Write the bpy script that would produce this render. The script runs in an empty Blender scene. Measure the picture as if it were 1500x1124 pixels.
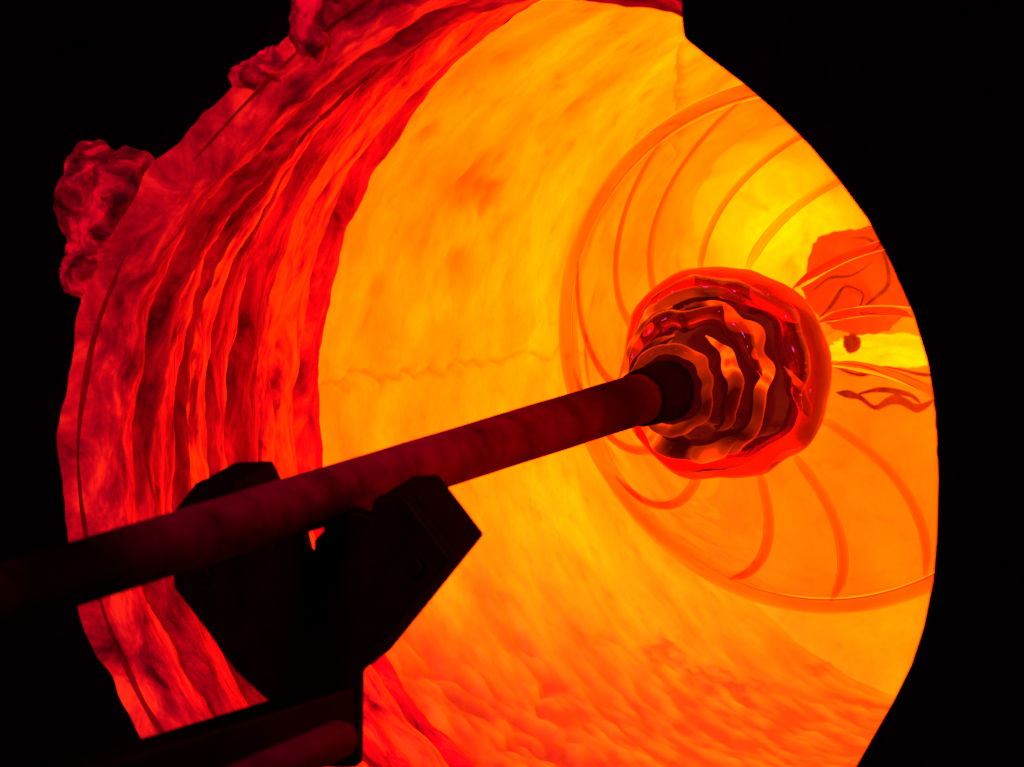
import bpy, bmesh, math, random
from mathutils import Vector, Matrix, noise
random.seed(7)
C = bpy.context.scene.collection
sc = bpy.context.scene

# ------------------------------------------------------------------ camera
# World: Z up, the furnace axis runs along +Y, its mouth is centred on MOUTH.
F = 5000.0 / 1500.0                    # focal length over image width (long lens, about 120 mm)
a_c = Vector((.42, -.07, .905)).normalized()           # furnace axis as seen from the camera (right, down, ahead)
u_c = Vector((0, -1, 0)); u_c = (u_c - u_c.dot(a_c) * a_c).normalized()
x_c = a_c.cross(u_c)
C0_c = Vector((-.0078, .05, 1.95))                     # mouth centre from the camera
MOUTH = Vector((0, 0, 1.25))
def c2w_dir(v): return Vector((v.dot(x_c), v.dot(a_c), v.dot(u_c)))
CAM = MOUTH - c2w_dir(C0_c)
cam = bpy.data.cameras.new('camera'); camo = bpy.data.objects.new('camera', cam); C.objects.link(camo)
R = Matrix((c2w_dir(Vector((1, 0, 0))), c2w_dir(Vector((0, -1, 0))), c2w_dir(Vector((0, 0, -1))))).transposed()
camo.matrix_world = Matrix.Translation(CAM) @ R.to_4x4()
cam.sensor_width = 36; cam.lens = 36 * F; cam.clip_start = .05; cam.clip_end = 100
cam.dof.use_dof = True; cam.dof.focus_distance = 2.3; cam.dof.aperture_fstop = 18
sc.camera = camo

# ------------------------------------------------------------------ world, lamp, exposure
w = bpy.data.worlds.new('World'); sc.world = w; w.use_nodes = True
w.node_tree.nodes['Background'].inputs[0].default_value = (.0012, .0012, .0013, 1)
w.node_tree.nodes['Background'].inputs[1].default_value = 1
sc.view_settings.view_transform = 'Standard'; sc.view_settings.look = 'None'
sc.view_settings.exposure = 0; sc.view_settings.gamma = 1
L = bpy.data.lights.new('fill_lamp', 'AREA'); L.energy = .75; L.color = (1, .03, .42); L.size = .5; L.spread = math.radians(34)  # added magenta fill from the camera side, no such source in view
Lo = bpy.data.objects.new('fill_lamp', L); C.objects.link(Lo)
Lo.location = MOUTH + Vector((.1, -1.9, .75))
Lo.rotation_euler = (MOUTH + Vector((0, -.1, .02)) - Lo.location).to_track_quat('-Z', 'Y').to_euler()
sc.cycles.use_denoising = True
sc.cycles.max_bounces = 16; sc.cycles.transmission_bounces = 14; sc.cycles.diffuse_bounces = 6; sc.cycles.glossy_bounces = 6
sc.cycles.sample_clamp_indirect = 12

# ------------------------------------------------------------------ measuring helpers
def ray(px, py):
    return c2w_dir(Vector(((px - 750) / 5000, (py - 562) / 5000, 1))).normalized()
def at(px, py, z):                     # point at depth z ahead of the camera
    return CAM + c2w_dir(Vector(((px - 750) / 5000 * z, (py - 562) / 5000 * z, z)))
def on_y(px, py, y):                   # point on the plane square to the furnace axis, y behind the mouth
    d = ray(px, py); return CAM + d * ((MOUTH.y + y - CAM.y) / d.y)
def on_plane(px, py, p, n):
    d = ray(px, py); return CAM + d * ((p - CAM).dot(n) / d.dot(n))
def nz(v, s=1.0, o=0.0): return noise.noise(Vector((v[0] * s + o, v[1] * s + o * .7, v[2] * s - o)))
def fbm(v, s=1.0, o=0.0, n=3):
    t = 0; a = 1
    for i in range(n): t += a * nz(v, s * 2 ** i, o + 13.1 * i); a *= .5
    return t

# ------------------------------------------------------------------ materials
def mat(name):
    m = bpy.data.materials.new(name); m.use_nodes = True
    nt = m.node_tree
    return m, nt, nt.nodes['Principled BSDF']
def N(nt, t, **kw):
    n = nt.nodes.new(t)
    for k, v in kw.items(): setattr(n, k, v)
    return n
def ramp(nt, src, stops, interp='LINEAR'):
    r = N(nt, 'ShaderNodeValToRGB'); r.color_ramp.interpolation = interp
    e = r.color_ramp.elements
    while len(e) < len(stops): e.new(.5)
    for i, (p, c) in enumerate(stops):
        e[i].position = p; e[i].color = (c, c, c, 1) if not isinstance(c, tuple) else (*c, 1)
    nt.links.new(src, r.inputs[0]); return r.outputs[0]
def math_(nt, op, a, b):
    n = N(nt, 'ShaderNodeMath', operation=op)
    for i, v in enumerate((a, b)):
        if isinstance(v, (int, float)): n.inputs[i].default_value = v
        else: nt.links.new(v, n.inputs[i])
    return n.outputs[0]
def noise_tex(nt, vec, scale, detail=4, rough=.55, dist=0, stretch=(1, 1, 1)):
    mp = N(nt, 'ShaderNodeMapping'); mp.inputs['Scale'].default_value = stretch
    nt.links.new(vec, mp.inputs[0])
    n = N(nt, 'ShaderNodeTexNoise'); n.inputs['Scale'].default_value = scale; n.inputs['Detail'].default_value = detail
    n.inputs['Roughness'].default_value = rough; n.inputs['Distortion'].default_value = dist
    nt.links.new(mp.outputs[0], n.inputs['Vector']); return n.outputs['Fac']

GLOW = (1.0, .068, .0)
def hot_mat(name, strength, albedo=(.38, .20, .08), stretch=(1, 1, 1), lo=.72, hi=1.25, veins=0):
    m, nt, b = mat(name)
    b.inputs['Base Color'].default_value = (*albedo, 1); b.inputs['Roughness'].default_value = .8
    b.inputs['Specular IOR Level'].default_value = .2
    uv = N(nt, 'ShaderNodeUVMap').outputs[0]
    at_ = N(nt, 'ShaderNodeAttribute', attribute_name='glow_level').outputs['Fac']
    big = noise_tex(nt, uv, 4, 3, .5, .3, stretch)
    fine = noise_tex(nt, uv, 55, 6, .72, .2, stretch)
    k = math_(nt, 'MULTIPLY', ramp(nt, big, [(.3, lo), (.7, hi)]), ramp(nt, fine, [(.25, .84), (.75, 1.12)]))
    blo = noise_tex(nt, uv, 13, 5, .6, .2)
    k = math_(nt, 'MULTIPLY', k, ramp(nt, blo, [(.30, .66), (.41, .92), (.55, 1.0), (.72, 1.12)]))
    if veins:
        v = noise_tex(nt, uv, veins, 2, .5, 1.2)
        k = math_(nt, 'MULTIPLY', k, ramp(nt, v, [(.47, 1), (.495, .12), (.515, .12), (.54, 1)]))
    k = math_(nt, 'MULTIPLY', k, at_)
    k = math_(nt, 'MULTIPLY', k, strength)
    b.inputs['Emission Color'].default_value = (*GLOW, 1)
    nt.links.new(k, b.inputs['Emission Strength'])
    bp = N(nt, 'ShaderNodeBump'); bp.inputs['Strength'].default_value = .5; bp.inputs['Distance'].default_value = .004
    nt.links.new(fine, bp.inputs['Height']); nt.links.new(bp.outputs[0], b.inputs['Normal'])
    return m
M_wall = hot_mat('glowing_refractory', 4.3, stretch=(.9, 1.15, 1), lo=.68, hi=1.34)
M_back = hot_mat('glowing_back_wall', 3.9)
M_port = hot_mat('burner_tile_hot', 14, lo=.8, hi=1.2)
M_dark_reflect = hot_mat('dark_reflection', .32, albedo=(.06, .006, .002))  # colours the dark marks of the bowl's reflections
M_red_reflect = hot_mat('red_reflection', .8, albedo=(.16, .02, .004), lo=.45, hi=1.5)  # colours the red patch reflected in the bowl

m, nt, b = mat('ceramic_fibre'); M_fibre = m
co = N(nt, 'ShaderNodeUVMap').outputs[0]
f1 = noise_tex(nt, co, 24, 6, .65, .8, (.55, 2.4, 1)); f2 = noise_tex(nt, co, 7, 5, .65, .5, (1, 4, 1))
ga = N(nt, 'ShaderNodeAttribute', attribute_name='glow_level').outputs['Fac']
base = ramp(nt, math_(nt, 'ADD', math_(nt, 'MULTIPLY', f1, .35), math_(nt, 'MULTIPLY', f2, .65)), [(.36, (.14, .001, .015)), (.47, (.50, .006, .035)), (.60, (.80, .018, .06))])
mixf = N(nt, 'ShaderNodeMix', data_type='RGBA'); mixf.inputs[6].default_value = (.05, .0005, .006, 1)    # low-glow layers painted darker, standing in for shaded grooves
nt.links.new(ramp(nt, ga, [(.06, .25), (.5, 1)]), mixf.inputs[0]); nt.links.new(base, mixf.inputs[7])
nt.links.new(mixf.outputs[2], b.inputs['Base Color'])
b.inputs['Roughness'].default_value = .95; b.inputs['Specular IOR Level'].default_value = .1
ga = N(nt, 'ShaderNodeAttribute', attribute_name='glow_level').outputs['Fac']
hot = math_(nt, 'MULTIPLY', ga, math_(nt, 'MULTIPLY', ramp(nt, f2, [(.34, .10), (.48, .7), (.62, 1.7)]), ramp(nt, f1, [(.36, .55), (.5, .95), (.64, 1.35)])))
nt.links.new(ramp(nt, hot, [(0, (1, 0, .02)), (.45, (1, .002, .008)), (1, (1, .02, 0))]), b.inputs['Emission Color'])   # cooler fibre glows redder
nt.links.new(hot, b.inputs['Emission Strength'])
bp = N(nt, 'ShaderNodeBump'); bp.inputs['Strength'].default_value = .55; bp.inputs['Distance'].default_value = .006
nt.links.new(f1, bp.inputs['Height']); nt.links.new(bp.outputs[0], b.inputs['Normal'])

def metal(name, col, rough, gloss=.05, gcol=(.6, .04, .09), scale=60, bump=.3, zones=False):
    m, nt, b = mat(name); nt.nodes.remove(b)
    co = N(nt, 'ShaderNodeTexCoord').outputs['Object']
    f = noise_tex(nt, co, scale, 6, .65); g = noise_tex(nt, co, scale * .25, 3, .5)
    c0 = tuple(c * .4 for c in col); c1 = tuple(min(1, c * 1.6) for c in col)
    dif = N(nt, 'ShaderNodeBsdfDiffuse'); glo = N(nt, 'ShaderNodeBsdfGlossy'); mx = N(nt, 'ShaderNodeMixShader')
    nt.links.new(ramp(nt, math_(nt, 'ADD', math_(nt, 'MULTIPLY', f, .5), math_(nt, 'MULTIPLY', g, .5)), [(.35, c0), (.65, c1)]), dif.inputs['Color'])
    glo.inputs['Color'].default_value = (*gcol, 1); mx.inputs[0].default_value = gloss
    nt.links.new(ramp(nt, f, [(.3, rough * .8), (.7, min(1, rough * 1.25))]), glo.inputs['Roughness'])
    bp = N(nt, 'ShaderNodeBump'); bp.inputs['Strength'].default_value = bump; bp.inputs['Distance'].default_value = .001
    nt.links.new(f, bp.inputs['Height'])
    if zones:                          # oxide scale and a painted unlit fade, per vertex, broken up by noise
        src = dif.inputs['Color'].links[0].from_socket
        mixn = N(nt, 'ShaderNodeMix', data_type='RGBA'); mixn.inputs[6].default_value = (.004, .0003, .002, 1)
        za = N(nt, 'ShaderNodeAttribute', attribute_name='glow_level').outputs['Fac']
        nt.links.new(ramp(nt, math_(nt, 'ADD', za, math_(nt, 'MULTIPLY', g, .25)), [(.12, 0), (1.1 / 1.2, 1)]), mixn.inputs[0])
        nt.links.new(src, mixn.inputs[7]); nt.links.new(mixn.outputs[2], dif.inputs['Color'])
    for q in (dif, glo): nt.links.new(bp.outputs[0], q.inputs['Normal'])
    nt.links.new(dif.outputs[0], mx.inputs[1]); nt.links.new(glo.outputs[0], mx.inputs[2])
    nt.links.new(mx.outputs[0], nt.nodes['Material Output'].inputs[0])
    return m
M_pipe = metal('scaled_shaded_steel_pipe', (.30, .0015, .05), .5, .012, zones=True)
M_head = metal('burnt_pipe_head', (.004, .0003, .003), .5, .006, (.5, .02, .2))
M_yoke = metal("black_iron", (.004, .0002, .0018), .5, .015)
M_pin = metal('worn_steel', (.5, .2, .25), .3, .7, (.9, .4, .4))
M_rod = metal('rusty_rod', (.16, .003, .03), .6, .05)
M_black = metal('blackened_steel_plate', (.004, .004, .004), .85, .0)

def glass(name, col, rough=0.0, ior=1.48, bump=0, bscale=10):
    m, nt, b = mat(name)
    b.inputs['Base Color'].default_value = (*col, 1); b.inputs['Transmission Weight'].default_value = 1
    b.inputs['Roughness'].default_value = rough; b.inputs['IOR'].default_value = ior
    if bump:
        co = N(nt, 'ShaderNodeTexCoord').outputs['Object']
        f = noise_tex(nt, co, bscale, 2, .4, .6)
        bp = N(nt, 'ShaderNodeBump'); bp.inputs['Strength'].default_value = bump; bp.inputs['Distance'].default_value = .01
        nt.links.new(f, bp.inputs['Height']); nt.links.new(bp.outputs[0], b.inputs['Normal'])
    return m
M_glass = glass('hot_clear_glass', (1, .74, .5), bump=.16, bscale=7)
M_hub = glass('thick_ruby_glass', (.95, .45, .3), bump=.2, bscale=30)
m, nt, b = mat('dark_molten_glass'); M_core = m
b.inputs['Base Color'].default_value = (.012, .0003, .004, 1); b.inputs['Roughness'].default_value = .05
b.inputs['Metallic'].default_value = .0; b.inputs['IOR'].default_value = 1.5
b.inputs['Emission Color'].default_value = (1, 0, .03, 1); b.inputs['Emission Strength'].default_value = .035
b.inputs['Specular IOR Level'].default_value = .12; b.inputs['Specular Tint'].default_value = (1, .12, .1, 1)

m, nt, b = mat('crusted_fibre'); M_lump = m
co = N(nt, 'ShaderNodeTexCoord').outputs['Object']
f1 = noise_tex(nt, co, 55, 6, .6, .6); f2 = noise_tex(nt, co, 260, 3, .6)
nt.links.new(ramp(nt, f1, [(.36, (.10, .003, .015)), (.48, (.45, .012, .045)), (.62, (.8, .04, .08))]), b.inputs['Base Color'])
b.inputs['Roughness'].default_value = .9; b.inputs['Specular IOR Level'].default_value = .1
b.inputs['Emission Color'].default_value = (1, 0, .012, 1)
nt.links.new(ramp(nt, f1, [(.36, .015), (.5, .10), (.64, .55)]), b.inputs['Emission Strength'])
bp = N(nt, 'ShaderNodeBump'); bp.inputs['Strength'].default_value = .8; bp.inputs['Distance'].default_value = .004
nt.links.new(math_(nt, 'ADD', f1, math_(nt, 'MULTIPLY', f2, .25)), bp.inputs['Height']); nt.links.new(bp.outputs[0], b.inputs['Normal'])

def fold_mat(name, lo, hi, col):
    m, nt, b = mat(name)
    co = N(nt, 'ShaderNodeTexCoord').outputs['Object']; f = noise_tex(nt, co, 22, 2, .5, .8); g = noise_tex(nt, co, 90, 2, .5)
    b.inputs['Base Color'].default_value = (.06, .001, .003, 1); b.inputs['Roughness'].default_value = .05; b.inputs['Specular IOR Level'].default_value = .25; b.inputs['Specular Tint'].default_value = (1, .08, .06, 1)
    b.inputs['Emission Color'].default_value = (*col, 1)
    nt.links.new(math_(nt, 'MULTIPLY', ramp(nt, f, [(.36, lo), (.46, hi * .16), (.54, hi * .35), (.60, hi * 1.2), (.64, hi * 3), (.70, hi * .5)]), 1.0), b.inputs['Emission Strength'])
    bp = N(nt, 'ShaderNodeBump'); bp.inputs['Strength'].default_value = .25; bp.inputs['Distance'].default_value = .003
    nt.links.new(g, bp.inputs['Height']); nt.links.new(bp.outputs[0], b.inputs['Normal'])
    return m
def absorb(name, surf, ior, col, dens, glow=0):
    m, nt, b = mat(name)
    b.inputs['Base Color'].default_value = (*surf, 1); b.inputs['Transmission Weight'].default_value = 1
    b.inputs['Roughness'].default_value = 0; b.inputs['IOR'].default_value = ior
    if glow: b.inputs['Emission Color'].default_value = (1, .02, 0, 1); b.inputs['Emission Strength'].default_value = glow
    v = N(nt, 'ShaderNodeVolumeAbsorption'); v.inputs['Color'].default_value = (*col, 1); v.inputs['Density'].default_value = dens
    nt.links.new(v.outputs[0], nt.nodes['Material Output'].inputs['Volume'])
    return m
M_rib = absorb('rib_glass', (1, 1, 1), 1.018, (1, .5, .2), 330)
M_rim = absorb('rim_glass', (1, 1, 1), 1.025, (1, .5, .2), 150)
M_fold = fold_mat('glowing_glass_fold', .03, 1.6, (1.0, .038, .0))
M_glassfold = absorb('red_glass_fold', (1, .5, .4), 1.45, (1, .12, .05), 120, .06)
M_rimfold = absorb('red_hot_glass_ring', (1, .6, .4), 1.35, (1, .12, .02), 150, .25)

# ------------------------------------------------------------------ object helpers
def obj(name, verts, faces, m, parent=None, smooth=True, uvs=None, heat=None):
    me = bpy.data.meshes.new(name); me.from_pydata([tuple(v) for v in verts], [], faces); me.update()
    o = bpy.data.objects.new(name, me); C.objects.link(o); me.materials.append(m)
    if smooth: me.polygons.foreach_set('use_smooth', [True] * len(me.polygons))
    if uvs is not None:
        l = me.uv_layers.new(name='UVMap')
        for lp in me.loops: l.data[lp.index].uv = uvs[lp.vertex_index]
    if heat is not None:
        at_ = me.attributes.new('glow_level', 'FLOAT', 'POINT')
        at_.data.foreach_set('value', heat)
    bm = bmesh.new(); bm.from_mesh(me); bmesh.ops.recalc_face_normals(bm, faces=bm.faces); bm.to_mesh(me); bm.free()
    if parent:
        o.parent = parent; o.matrix_parent_inverse = Matrix.Translation(parent.location).inverted()
    return o
def bevel(o, wdt, seg=2):
    md = o.modifiers.new('bevel', 'BEVEL'); md.width = wdt; md.segments = seg; md.limit_method = 'ANGLE'; md.angle_limit = math.radians(25)
def thing(name, label, cat, loc):
    o = bpy.data.objects.new(name, None); C.objects.link(o); o.location = loc
    o['label'] = label; o['category'] = cat; o.empty_display_size = .05
    return o
def lathe(prof, p0, d, n=96, wob=None, closed=False):
    """revolve (s along d, radius) around the line p0 + s d"""
    d = d.normalized(); e1 = d.cross(Vector((0, 0, 1))).normalized(); e2 = d.cross(e1)
    V = []; Fc = []; m_ = len(prof)
    for i, (s, r) in enumerate(prof):
        for k in range(n):
            a = 2 * math.pi * k / n
            rr, ss = (r, s) if wob is None else wob(r, s, a, i)
            V.append(p0 + d * ss + (e1 * math.cos(a) + e2 * math.sin(a)) * rr)
    for i in range(m_ if closed else m_ - 1):
        for k in range(n):
            j = (i + 1) % m_
            Fc.append((i * n + k, i * n + (k + 1) % n, j * n + (k + 1) % n, j * n + k))
    if not closed:
        Fc.append(tuple(range(n))); Fc.append(tuple(range((m_ - 1) * n, m_ * n)))
    return V, Fc
def prism(pts, off):
    n = len(pts); V = list(pts) + [p + off for p in pts]
    Fc = [tuple(range(n)), tuple(range(n, 2 * n))] + [(i, (i + 1) % n, n + (i + 1) % n, n + i) for i in range(n)]
    return V, Fc

# ------------------------------------------------------------------ furnace
R0, R1, LC, LB = .258, .305, .344, 1.0      # mouth radius, chamber radius, collar depth, chamber depth
furnace = thing('glass_furnace', 'round glowing reheating furnace with crumbling fibre mouth, black front and orange hot chamber', 'furnace', (0, .3, 1.25))
def cyl_hit(px, py, rad=R1):               # where a sight line meets the chamber wall: (angle, depth)
    d = ray(px, py); o = CAM - MOUTH
    A = d.x ** 2 + d.z ** 2; B = o.x * d.x + o.z * d.z; D = o.x ** 2 + o.z ** 2 - rad ** 2
    t = (-B + math.sqrt(max(0, B * B - A * D))) / A
    p = o + d * t
    return math.atan2(p.z, p.x) % (2 * math.pi), p.y
def cyl(phi, l, r): return MOUTH + Vector((r * math.cos(phi), l, r * math.sin(phi)))

# cracks and pits in the chamber wall, as (angle, depth) tracks
def track(pts): return [cyl_hit(*p) for p in pts]
cracks = [(track([(470, 560), (520, 550), (590, 548), (660, 540), (720, 527), (790, 522), (850, 520)]), .0022, .62),
          (track([(1003, 40), (1001, 90), (998, 140), (992, 190), (985, 240)]), .0035, .55),
          (track([(735, 870), (765, 930), (800, 990), (795, 1050)]), .004, .8),
          (track([(590, 985), (650, 990), (690, 1005), (735, 1035), (775, 1062), (810, 1075)]), .0045, .3),
          (track([(652, 1012), (690, 1040), (720, 1048)]), .005, .35),
          (track([(575, 1035), (600, 1065), (650, 1098), (690, 1122), (740, 1140)]), .008, .25),
          (track([(735, 1088), (765, 1092), (800, 1100)]), .006, .4),
          (track([(830, 1082), (850, 1085)]), .004, .4), (track([(800, 1105), (840, 1112), (900, 1128)]), .008, .4),
          (track([(760, 935), (775, 955), (795, 960)]), .005, .6), (track([(860, 940), (885, 933), (905, 940)]), .004, .65),
          (track([(600, 935), (630, 955), (640, 975)]), .012, .45),
          ]
pits = [(cyl_hit(x, y), r, k) for x, y, r, k in [(690, 268, .017, .3), (715, 280, .012, .35), (722, 295, .009, .4), (628, 195, .008, .45),
        (795, 190, .008, .65), (838, 165, .006, .65), (815, 130, .006, .65), (950, 143, .006, .65), (735, 85, .008, .65), (672, 390, .014, .45),
        (730, 345, .01, .88), (705, 375, .009, 1.25), (680, 243, .008, 1.2), (690, 205, .007, .88), (555, 425, .008, .65), (775, 68, .01, 1.2)]]
def seg_d(p, q0, q1):
    d = (q1[0] - q0[0], q1[1] - q0[1]); L2 = d[0] ** 2 + d[1] ** 2 + 1e-12
    t = max(0, min(1, ((p[0] - q0[0]) * d[0] + (p[1] - q0[1]) * d[1]) / L2))
    return math.hypot(p[0] - q0[0] - t * d[0], p[1] - q0[1] - t * d[1])
slags = [(cyl_hit(x, y), ra, rl) for x, y, ra, rl in [(975, 955, .016, .05), (1040, 1000, .022, .05), (1100, 1010, .014, .04), (1200, 980, .012, .03)]]
NP, NL = 900, 200
V = []; UV = []; H = []; Fc = []
boxes = []
for tr, wd, k in cracks:
    xs = [t[0] * R1 for t in tr]; ys = [t[1] for t in tr]
    boxes.append((min(xs) - .03, max(xs) + .03, min(ys) - .03, max(ys) + .03, [(t[0] * R1, t[1]) for t in tr], wd, k))
for i in range(NL + 1):
    l = LC - .010 + (LB - LC + .010) * i / NL
    for j in range(NP + 1):
        phi = 2 * math.pi * j / NP
        s = phi * R1; q = (s, l)
        p3 = (s * 4, l * 6, 0)
        dr = .004 * fbm(p3, 2.0, 3.0) + .0016 * fbm((s, l * 1.2, 1), 45, 9.0, 2)
        h = 1 + .10 * nz((s, l, 0), 9, 5.0)
        # ash and slag crust lying on the floor of the chamber
        fl = -math.sin(phi) - .24 - .6 * (l - .36); fl = max(0, min(1, (fl + .10 * fbm((s * .8, l * 2.0, 2), 9, 1.0)) / .4))
        h *= 1 + (.26 + .3 * nz((s, l, 0), 7, 8.0)) * math.exp(-((l - .70 - .04 * nz((s, l, 3), 8)) / .075) ** 2)   # hottest band, abreast of the burner
        h *= 1 - .32 * max(0, min(1, 1 - (l - .33) / .14))
        if fl > 0:
            crust = fbm((s * 1.0, l * 1.4, 6), 34, 6.0, 5); h *= 1 - fl * max(0, min(.96, .85 - .40 * crust)); dr -= fl * .004 * max(0, crust)
        for (pp, pl), ra, rl in slags:
            dx = (s - pp * R1) / ra; dl = (l - pl) / rl
            dd = dx * dx + dl * dl
            if dd < 4:
                k = max(0, min(1, (1.0 - dd + 1.1 * fbm((s, l * .7, 8), 85, 2.0, 5)) / 1.1))
                h *= 1 - .68 * k; dr -= .0025 * k * (1 + fbm((s, l, 9), 110, 3.0, 2))
        for x0, x1, y0, y1, tr, wd, k in boxes:
            if x0 < s < x1 and y0 < l < y1:
                wq = (s + .008 * fbm((s, l, 0), 40), l + .008 * fbm((s, l, 4), 40))
                dd = min(seg_d(wq, tr[n], tr[n + 1]) for n in range(len(tr) - 1))
                g = math.exp(-(dd / wd) ** 2); dr += .006 * g; h *= 1 - (1 - k) * g
        for (pp, pl), pr, k in pits:
            dx = s - pp * R1; dl = (l - pl) * .8
            if abs(dx) < .05 and abs(dl) < .05:
                g = math.exp(-((dx * dx + dl * dl) / (1.35 * pr) ** 2) * (1 + .8 * nz((s, l, 2), 70))); dr += .004 * g * (1 if k < 1 else -1); h *= 1 + (k - 1) * g
        V.append(cyl(phi, l, R1 + dr)); UV.append((s * 3, l * 3)); H.append(h)
for i in range(NL):
    for j in range(NP):
        a = i * (NP + 1) + j; Fc.append((a, a + 1, a + NP + 2, a + NP + 1))
obj('chamber_wall', V, Fc, M_wall, furnace, uvs=UV, heat=H)

# back wall: domed disc
V = []; UV = []; H = []; Fc = []; NR = 40; NA = 160
for i in range(NR + 1):
    r = (R1 + .004) * i / NR
    for j in range(NA):
        ph = 2 * math.pi * j / NA
        p = (r * math.cos(ph), r * math.sin(ph))
        V.append(cyl(ph, LB - .012 + .006 * fbm((p[0], p[1], 3), 12, 2.0) + (.02 * (1 - (r / R1) ** 2)), r)); UV.append((p[0] * 3, p[1] * 3)); H.append(1.0)
for i in range(NR):
    for j in range(NA):
        Fc.append((i * NA + j, i * NA + (j + 1) % NA, (i + 1) * NA + (j + 1) % NA, (i + 1) * NA + j))
obj('back_wall', V, Fc, M_back, furnace, uvs=UV, heat=H)

def blob(name, centre, axes, radii, m, parent, sub=4, amp=.3, sc_=9, seed=0, heatfn=None):
    bm = bmesh.new(); bmesh.ops.create_icosphere(bm, subdivisions=sub, radius=1)
    V = []; UV = []; H = []
    for v in bm.verts:
        d = v.co.normalized()
        k = 1 + amp * fbm(d, 1.6, seed) + amp * .5 * fbm(d, sc_ * .6, seed + 5, 3)
        p = Vector(centre)
        for ax, r, c in zip(axes, radii, d): p = p + ax * (r * c * k)
        V.append(p); UV.append((d.x * .2 + d.z * .07, d.y * .2 + d.z * .1)); H.append(1.0 if heatfn is None else heatfn(d))
    Fc = [[v.index for v in f.verts] for f in bm.faces]; bm.free()
    return obj(name, V, Fc, m, parent, uvs=UV, heat=H)
X, Y, Z = Vector((1, 0, 0)), Vector((0, 1, 0)), Vector((0, 0, 1))
# hot burner tile, then solid lumps shaped after warped reflections in the bowl
def soft(d): return max(.16, 1.15 - 1.0 * (d.x * d.x + d.y * d.y) ** .75)
blob('burner_tile', on_y(1140, 335, LB - .012), (X, Z, Y), (.115, .095, .010), M_port, furnace, 5, .15, seed=3, heatfn=soft)
blob('reflection_lump', on_y(1262, 410, LB - .04), (X, Z, Y), (.050, .046, .03), M_red_reflect, furnace, 5, .12, seed=11)
blob('reflection_lump', on_y(1250, 440, LB - .075), (X, Z, Y), (.018, .016, .012), M_red_reflect, furnace, 4, .3, seed=12)
blob('bright_reflection_lump', on_y(1300, 515, LB - .05), (X, Z, Y), (.05, .013, .03), M_port, furnace, 5, .25, seed=16)  # bright reflection in the glass, built as a glowing lump
blob('reflection_lump', on_y(1250, 503, LB - .085), (X, Z, Y), (.006, .008, .008), M_dark_reflect, furnace, 4, .4, seed=18)

def reflect_line(pts, y, r0):  # dark cords that draw the outlines of reflections in the glass
    P = [on_y(px, py, LB - y) for px, py in pts]; n = 10; V = []; Fc = []; mS = 6; path = []
    for i in range(len(P) - 1):
        a_, b2 = P[max(0, i - 1)], P[min(len(P) - 1, i + 2)]
        for k in range(n):
            t = k / n; p1, p2 = P[i], P[i + 1]
            path.append(.5 * (2 * p1 + (p2 - a_) * t + (2 * a_ - 5 * p1 + 4 * p2 - b2) * t * t + (3 * p1 - a_ - 3 * p2 + b2) * t ** 3))
    m_ = len(path)
    for i, p in enumerate(path):
        r = r0 * min(1, .15 + 2.2 * math.sin(math.pi * i / (m_ - 1))) * (1 + .6 * nz(p, 40))
        for q in range(mS):
            V.append(p + Z * (r * math.cos(q * math.pi / 3)) + X * (r * math.sin(q * math.pi / 3)))
    for i in range(m_ - 1):
        for q in range(mS): Fc.append((i * mS + q, i * mS + (q + 1) % mS, (i + 1) * mS + (q + 1) % mS, (i + 1) * mS + q))
    Fc += [tuple(range(mS)), tuple(range((m_ - 1) * mS, m_ * mS))]
    obj('reflection_outline', V, Fc, M_dark_reflect, furnace, uvs=[(v.x, v.z) for v in V], heat=[1.0] * len(V))
reflect_line([(1245, 348), (1272, 350), (1294, 372), (1300, 410), (1284, 436), (1262, 452), (1266, 428), (1240, 418), (1222, 448), (1200, 470)], .10, .0016)
reflect_line([(1190, 420), (1215, 402), (1250, 398), (1280, 380)], .10, .0011)
reflect_line([(1225, 542), (1262, 552), (1300, 540), (1340, 546), (1375, 550)], .10, .0014)
reflect_line([(1228, 578), (1258, 584), (1284, 604), (1312, 590), (1345, 606), (1375, 588)], .10, .0038)
reflect_line([(1255, 582), (1290, 574), (1330, 582), (1350, 600)], .10, .0022)

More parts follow.
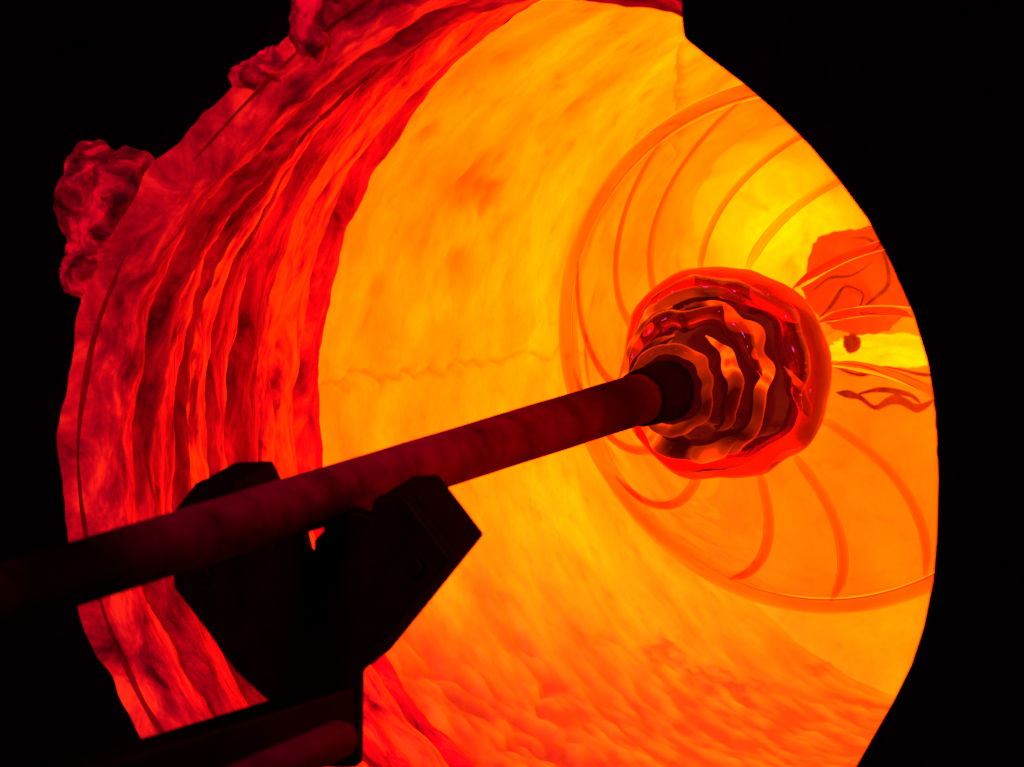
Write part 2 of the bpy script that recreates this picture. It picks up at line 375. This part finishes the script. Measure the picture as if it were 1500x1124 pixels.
# fibre mouth: stacked blanket layers, each a ragged ring
def lip(ph, l): return -.016 * math.exp(-((ph - 2.30) / .42) ** 2) * max(0, 1 - l / .2) + .022 * math.exp(-((ph - 1.20) / .55) ** 2) + .014 * math.exp(-((ph - 5.55) / .5) ** 2)
NLAY = 11
LCUT = [0]
for i in range(NLAY): LCUT.append(LCUT[-1] + random.uniform(.6, 1.6))
LCUT = [LC * c / LCUT[-1] for c in LCUT]
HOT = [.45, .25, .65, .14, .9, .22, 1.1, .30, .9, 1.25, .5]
def layer(i):
    l0 = LCUT[i] - .004; l1 = LCUT[i + 1] + .006
    off = random.uniform(-.005, .008); sd = i * 7.3
    V = []; UV = []; Fc = []; H = []; n = 560; mS = 12; bl = random.choice((.005, .009, .014))
    for k in range(n + 1):
        phi = 2 * math.pi * k / n
        c = (math.cos(phi), math.sin(phi), i * .6)
        wl = .013 * fbm(c, 1.6, sd, 4); wr = .004 * fbm(c, 2.6, sd + 40, 4)
        thin = 1 + .5 * nz(c, 2.5, sd + 80)
        for q in range(mS + 1):
            u = q / mS; l = l0 + (l1 - l0) * u + wl
            base = R0 + (R1 + .006 - R0) * max(0, min(1.05, l / LC)) + .010 * max(0, 1 - l / .09) ** 2 + lip(phi, l)
            bulge = bl * thin * math.sin(math.pi * min(1, max(0, u))) ** .7
            back = .022 * (abs(u - .5) * 2) ** 4
            r = base + .006 + off + wr - bulge + back + .0030 * fbm((math.cos(phi) * 2, math.sin(phi) * 2, l * 12), 5, sd, 4)
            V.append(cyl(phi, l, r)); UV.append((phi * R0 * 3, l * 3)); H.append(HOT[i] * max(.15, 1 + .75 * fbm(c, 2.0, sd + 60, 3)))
    for k in range(n):
        for q in range(mS):
            a = k * (mS + 1) + q; Fc.append((a, a + 1, a + mS + 2, a + mS + 1))
    return obj('fibre_layer', V, Fc, M_fibre, furnace, uvs=UV, heat=H)
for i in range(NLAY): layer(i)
V = []; UV = []; Fc = []; n = 200
prof = [(-.004, R0 + .022), (.03, R0 + .020)] + [(l, R0 + (R1 + .006 - R0) * l / LC + .021) for l in (.09, .15, .2, .25, .3, LC + .02)]
for l, r in prof:
    for k in range(n + 1):
        ph = 2 * math.pi * k / n; V.append(cyl(ph, l, lip(ph, l) + r)); UV.append((ph * R0 * 3, l * 3))
for i in range(len(prof) - 1):
    for k in range(n): a = i * (n + 1) + k; Fc.append((a, a + 1, a + n + 2, a + n + 1))
obj('fibre_backing', V, Fc, M_fibre, furnace, uvs=UV, heat=[.08] * len(V))

# crusted lumps of fibre along the front lip
def lump(px, py, y, rx, rz, ry, seed, sub=5, amp=.26):
    return blob('fibre_lump', on_y(px, py, y), (X, Z, Y), (rx, rz, ry), M_lump, furnace, sub, amp, 5, seed)
lump(148, 290, .012, .026, .032, .03, 21, amp=.2); lump(200, 280, .02, .024, .028, .035, 22, amp=.2); lump(160, 350, .02, .022, .024, .03, 28, amp=.2); lump(235, 260, .03, .02, .02, .03, 29, amp=.2); lump(120, 400, .008, .0125, .016, .014, 23, amp=.16)
lump(380, 112, .016, .014, .010, .025, 24, amp=.2); lump(420, 100, .025, .018, .014, .03, 26, amp=.2); lump(475, 30, .02, .016, .026, .03, 25, amp=.2); lump(540, -12, .03, .03, .016, .03, 27)
# ragged strip of fibre hanging across the top
blob('fibre_lump', on_y(880, -40, .06), (X, Z, Y), (.10, .0115, .03), M_lump, furnace, 5, .12, 14, 31)

# black front: left plate with a round cut-out, right door with a faceted edge
V = []; n = 120; ang = []; RP = .270
for k in range(n): ang.append(2 * math.pi * k / n)
Vi = [cyl(a, .012, RP + .022 * math.exp(-((a - 1.20) / .55) ** 2) + .006 * math.exp(-((a - 5.55) / .5) ** 2)) for a in ang]; Vo = [cyl(a, .012, .75) for a in ang]
Vi2 = [v + Y * .03 for v in Vi]; Vo2 = [v + Y * .03 for v in Vo]
V = Vi + Vo + Vi2 + Vo2; Fc = []
for k in range(n):
    j = (k + 1) % n
    Fc += [(k, j, n + j, n + k), (2 * n + k, 2 * n + j, 3 * n + j, 3 * n + k), (k, j, 2 * n + j, 2 * n + k), (n + k, n + j, 3 * n + j, 3 * n + k)]
obj('front_plate', V, Fc, M_black, furnace, smooth=False)
edge = [(995, -80), (996, 30), (999, 56), (1032, 82), (1082, 120), (1132, 163), (1184, 215), (1228, 268), (1268, 322), (1305, 392), (1335, 462), (1357, 535),
        (1368, 610), (1371, 700), (1369, 790), (1364, 850), (1350, 920), (1332, 975), (1305, 1030), (1275, 1082), (1245, 1135), (1200, 1210)]
dpts = [on_y(x, y, -.045) for x, y in edge] + [on_y(x, y, -.045) for x, y in [(2300, 1210), (2300, -80)]]
d = obj('door_panel', *prism(dpts, Y * .04), M_black, furnace, smooth=False); bevel(d, .003)

# ------------------------------------------------------------------ blowpipe
A0 = at(200, 813, 1.6); A1 = at(900, 596, 2.105)
PD = (A1 - A0).normalized(); PL = (A1 - A0).length
def pipe_pt(t): return A0 + PD * (PL * t)
pipe = thing('blowpipe', 'long dark steel blowpipe reaching into the furnace with glass on its end', 'blowpipe', A0)
s_tip = PL * 1.16
prof = []
for i in range(60):
    u = i / 59; s = -.75 + (s_tip - .045 + .75) * u
    r = .0147 + (.0160 - .0147) * max(0, min(1, s / PL))
    prof.append((s, r))
def pw(r, s, a, i): return r * (1 + .012 * nz((s * 9, math.cos(a), math.sin(a)), 2.0)), s
def zone(s):                           # scaled black at the hot end; unlit fade painted into the near end
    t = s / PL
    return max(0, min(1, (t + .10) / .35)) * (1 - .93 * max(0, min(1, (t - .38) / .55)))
vv, ff = lathe(prof, A0, PD, 48, pw)
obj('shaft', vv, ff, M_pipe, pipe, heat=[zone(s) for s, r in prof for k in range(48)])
prof = [(s_tip - .052, .0166), (s_tip - .05, .0178), (s_tip - .02, .0192), (s_tip, .0196), (s_tip + .002, .0185), (s_tip + .0021, .008)]
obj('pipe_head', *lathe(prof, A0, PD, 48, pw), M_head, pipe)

# ------------------------------------------------------------------ glass bowl on the end of the pipe
s_rim = PL * 1.628; s_hub = PL * 1.36
bowl = thing('glass_bowl', 'flared clear glass bowl with twisted ribs and dark red hub on the pipe end', 'bowl', A0 + PD * s_hub)
e1 = PD.cross(Z).normalized(); e2 = PD.cross(e1)
RH, RR = .060, .187
def shell_r(u):                        # outer radius along the flare, u = 0 hub .. 1 rim
    return RH + (RR - RH) * (u ** .85)
def shell_s(u): return s_hub + (s_rim - s_hub) * (u ** 1.25)
outer = [(shell_s(u), shell_r(u)) for u in [i / 60 for i in range(61)]]
def nrm(u):
    ds = shell_s(u + .01) - shell_s(max(0, u - .01)); dr = shell_r(u + .01) - shell_r(max(0, u - .01))
    L_ = math.hypot(ds, dr); return (-dr / L_, ds / L_)   # points out / toward the pipe
rim = []
ul = 1.0; s1, r1 = outer[-1]; ns, nr = nrm(1.0)
th = .005
inner = []
for i in range(60, -1, -1):
    u = i / 60; s, r = outer[i]; ns, nr = nrm(u); inner.append((s - ns * th, r - nr * th))
# rolled rim
c = ((outer[-1][0] + inner[0][0]) / 2, (outer[-1][1] + inner[0][1]) / 2)
base_a = math.atan2(outer[-1][1] - c[1], outer[-1][0] - c[0])
roll = []
for k in range(1, 24):
    a = base_a - (2 * math.pi * .88) * k / 24 + .0
    roll.append((c[0] + .0065 * math.cos(a) + .004, c[1] + .0065 * math.sin(a) + .003))
prof = outer[:-2] + inner[2:]
def bw(r, s, a, i):
    u = (s - s_hub) / (s_rim - s_hub)
    return r * (1 + .012 * u * math.sin(2 * a + 1) ), s + .004 * u * math.sin(3 * a) + .0012 * nz((math.cos(a) * r, math.sin(a) * r, s), 25)
obj('bowl_wall', *lathe(prof, A0, PD, 192, bw, closed=True), M_glass, bowl)
rimp = [(outer[-2][0] - .0002 + .0064 * math.cos(2 * math.pi * k / 18), outer[-2][1] + .002 + .0064 * math.sin(2 * math.pi * k / 18)) for k in range(18)]
obj('rim', *lathe(rimp, A0, PD, 192, bw, closed=True), M_rim, bowl)
# twisted ribs
NRIB = 13
def rib(k):
    ph0 = 2 * math.pi * k / NRIB + random.uniform(-.08, .08); V = []; Fc = []; n = 60; mS = 8
    tw = random.uniform(.55, .8)
    for i in range(n + 1):
        u = .02 + .95 * i / n; s, r = shell_s(u), shell_r(u); ns, nr = nrm(u)
        ph = ph0 + TWIST * tw * u ** 1.3
        taper = min(1, (1 - i / n) * 6 + .3) * min(1, i / n * 8 + .3)
        c = math.cos(ph); sn = math.sin(ph)
        er = e1 * c + e2 * sn; et = -e1 * sn + e2 * c
        no = PD * ns + er * nr
        f = bw(r, s, ph, 0); P = A0 + PD * f[1] + er * f[0] + no * .0004
        for q in range(mS):
            a = 2 * math.pi * q / mS
            V.append(P + et * (math.cos(a) * (.0036 + .0010 * u) * taper) + no * (math.sin(a) * .0018 * taper))
    for i in range(n):
        for q in range(mS): Fc.append((i * mS + q, i * mS + (q + 1) % mS, (i + 1) * mS + (q + 1) % mS, (i + 1) * mS + q))
    Fc += [tuple(range(mS)), tuple(range(n * mS, n * mS + mS))]
    obj('rib', V, Fc, M_rib, bowl)
TWIST = 1.0
for k in range(NRIB): rib(k)

# hub: rippled dark molten core inside a thick glass knob
def core_w(r, s, a, i):
    q = (math.cos(a), math.sin(a), s * 28)
    return r * (1 + .11 * fbm(q, 1.3, 4.0, 3)), s + .008 * fbm(q, 1.1, 9.0, 2)
def A_(d): return math.radians(d)      # angles round the pipe: 0 = right, 90 = down, -90 = up
core = [(-.006, .018), (-.004, .022), (.004, .027), (.013, .031), (.024, .037), (.036, .043), (.046, .049), (.056, .054), (.070, .0585), (.085, .062), (.100, .064), (.112, .058)]
def core_r(s):
    for (a0, b0), (a1, b1) in zip(core, core[1:]):
        if a0 <= s <= a1: return b0 + (b1 - b0) * (s - a0) / (a1 - a0)
    return core[0][1] if s < 0 else core[-1][1]
def hub_w(r, s, a, amp=1.0):
    u = max(0, min(1, (s - s_tip) / .10))
    k = fbm((math.cos(a), math.sin(a), s * 5), 1.3, 4.0, 2); k2 = fbm((math.cos(a), math.sin(a), s * 5), 1.5, 31.0, 2)
    return r * (.965 + amp * (.05 + .05 * u) * k), s + amp * (.004 + .008 * u) * k2
cp = [(s_tip - .006 + .118 * i / 60, core_r(-.006 + .118 * i / 60)) for i in range(61)]
obj('hub_core', *lathe(cp, A0, PD, 200, lambda r, s, a, i: hub_w(r, s, a)), M_core, bowl)
def fold(s0, lift, rad, seed, a0=-180, a1=180, drift=0.0, wave=.004, m=None, ell=1.0):
    """a wavy lip of glass lying round the hub core, thick and thin by turns"""
    full = a1 - a0 >= 359; n = 150; mS = 10; V = []; Fc = []
    for k in range(n if full else n + 1):
        a = A_(a0 + (a1 - a0) * k / n); t = k / n
        s = s0 + drift * t + wave * fbm((math.cos(a), math.sin(a), seed), 1.7, seed, 2)
        tr = rad * (1 + .40 * fbm((math.cos(a), math.sin(a), seed + 3), 1.9, seed, 2))
        if not full: tr *= max(.06, min(1, math.sin(math.pi * t) * 1.5)) 
        tr = max(.0006, tr)
        rr, ss = hub_w(core_r(s) + lift, s_tip + s, a)
        er = e1 * math.cos(a) + e2 * math.sin(a); P = A0 + PD * ss + er * rr
        for q in range(mS):
            b = 2 * math.pi * q / mS
            V.append(P + er * (tr * math.cos(b)) + PD * (tr * ell * math.sin(b)))
    nn = n if full else n
    for k in range(nn):
        k2 = (k + 1) % n if full else k + 1
        for q in range(mS): Fc.append((k * mS + q, k * mS + (q + 1) % mS, k2 * mS + (q + 1) % mS, k2 * mS + q))
    if not full: Fc += [tuple(range(mS)), tuple(range(n * mS, n * mS + mS))]
    obj('glass_fold', V, Fc, m or M_fold, bowl)
fold(.003, .0005, .0046, 1.0, wave=.002)
fold(.020, .002, .0046, 3.0, -62, 58, .004)
fold(.014, .001, .0034, 4.0, 110, 265, .004)
fold(.048, .001, .0048, 5.0, -100, 112, .0, .010)
fold(.040, .003, .0070, 6.0, 48, 150, .002, .006)
fold(.056, .003, .0042, 8.0, -150, -66, .004, .012)
fold(.064, .000, .0030, 12.0, -8, 26, .030, .006)
fold(.038, .002, .0050, 13.0, 155, 250, .01, .010)
fold(.034, .002, .0060, 21.0, -170, 0, .006, .008, m=M_glassfold)
fold(.066, .003, .0075, 22.0, -160, 30, .010, .012, m=M_glassfold)
fold(.072, .003, .0065, 23.0, 60, 215, .006, .010, m=M_glassfold)
fold(.090, .0040, .0085, 15.0, wave=.002, m=M_rimfold, ell=1.5)

# ------------------------------------------------------------------ yoke
yp = pipe_pt(.33)
yoke = thing('pipe_yoke', 'black iron V-shaped yoke holding up the blowpipe in front of the furnace mouth', 'yoke', yp - Z * .15)
yn = PD
front = [(246, 760), (286, 708), (345, 706), (372, 765), (400, 800), (440, 778), (462, 748), (505, 745), (540, 757), (548, 730), (592, 727),
         (660, 818), (590, 905), (524, 990), (522, 1125), (398, 1125), (392, 1028), (345, 985), (288, 905), (254, 862)]
front = front[:6] + [(443, 784), (449, 812), (459, 810), (459, 792), (474, 778), (472, 768)] + front[6:]
ex = PD * .042 + Z * .006
fp = [on_plane(x, y, yp, yn) for x, y in front]
b_ = obj('yoke_plate', *prism(fp, ex * .2), M_yoke, yoke, smooth=False); bevel(b_, .0012)
rc = [(549, 731), (591, 728), (659, 818), (590, 904), (520, 990), (500, 1006), (482, 1006), (484, 900), (560, 830)]
lc = [(247, 761), (287, 709), (344, 707), (371, 766), (398, 802), (402, 1020), (345, 984), (289, 904), (255, 861)]
for pl in (rc, lc):
    c_ = obj('bearing_cheek', *prism([on_plane(x, y, yp, yn) + ex * .2005 for x, y in pl], ex * .8), M_yoke, yoke, smooth=False); bevel(c_, .0015)
for x, y in ((610, 830), (300, 840), (450, 900)):
    hb = on_plane(x, y, yp, yn)
    obj('bolt_head', *lathe([(-.004, .0045), (-.0035, .0055), (.001, .0055)], hb, PD, 6), M_yoke, yoke, smooth=False)
# rail arm and rod below
q0 = on_plane(495, 1040, yp, yn) - PD * .002; q1 = at(120, 1160, 1.55)
def bar(p0, p1, hw, hh):
    d = (p1 - p0).normalized(); sx = d.cross(Z).normalized(); sz = sx.cross(d)
    return prism([p0 + sx * hw + sz * hh, p0 - sx * hw + sz * hh, p0 - sx * hw - sz * hh, p0 + sx * hw - sz * hh], p1 - p0)
o = obj('support_arm', *bar(q0, q1, .012, .013), M_yoke, yoke, smooth=False); bevel(o, .002)
r0 = at(497, 1083, 1.70); r1 = at(150, 1235, 1.5); rd = (r1 - r0); rl = rd.length
prof = [(-.008, .001), (-.007, .005), (-.003, .0085), (0, .0095), (rl, .0095)]
obj('guide_rod', *lathe(prof, r0, rd.normalized(), 32), M_rod, yoke)
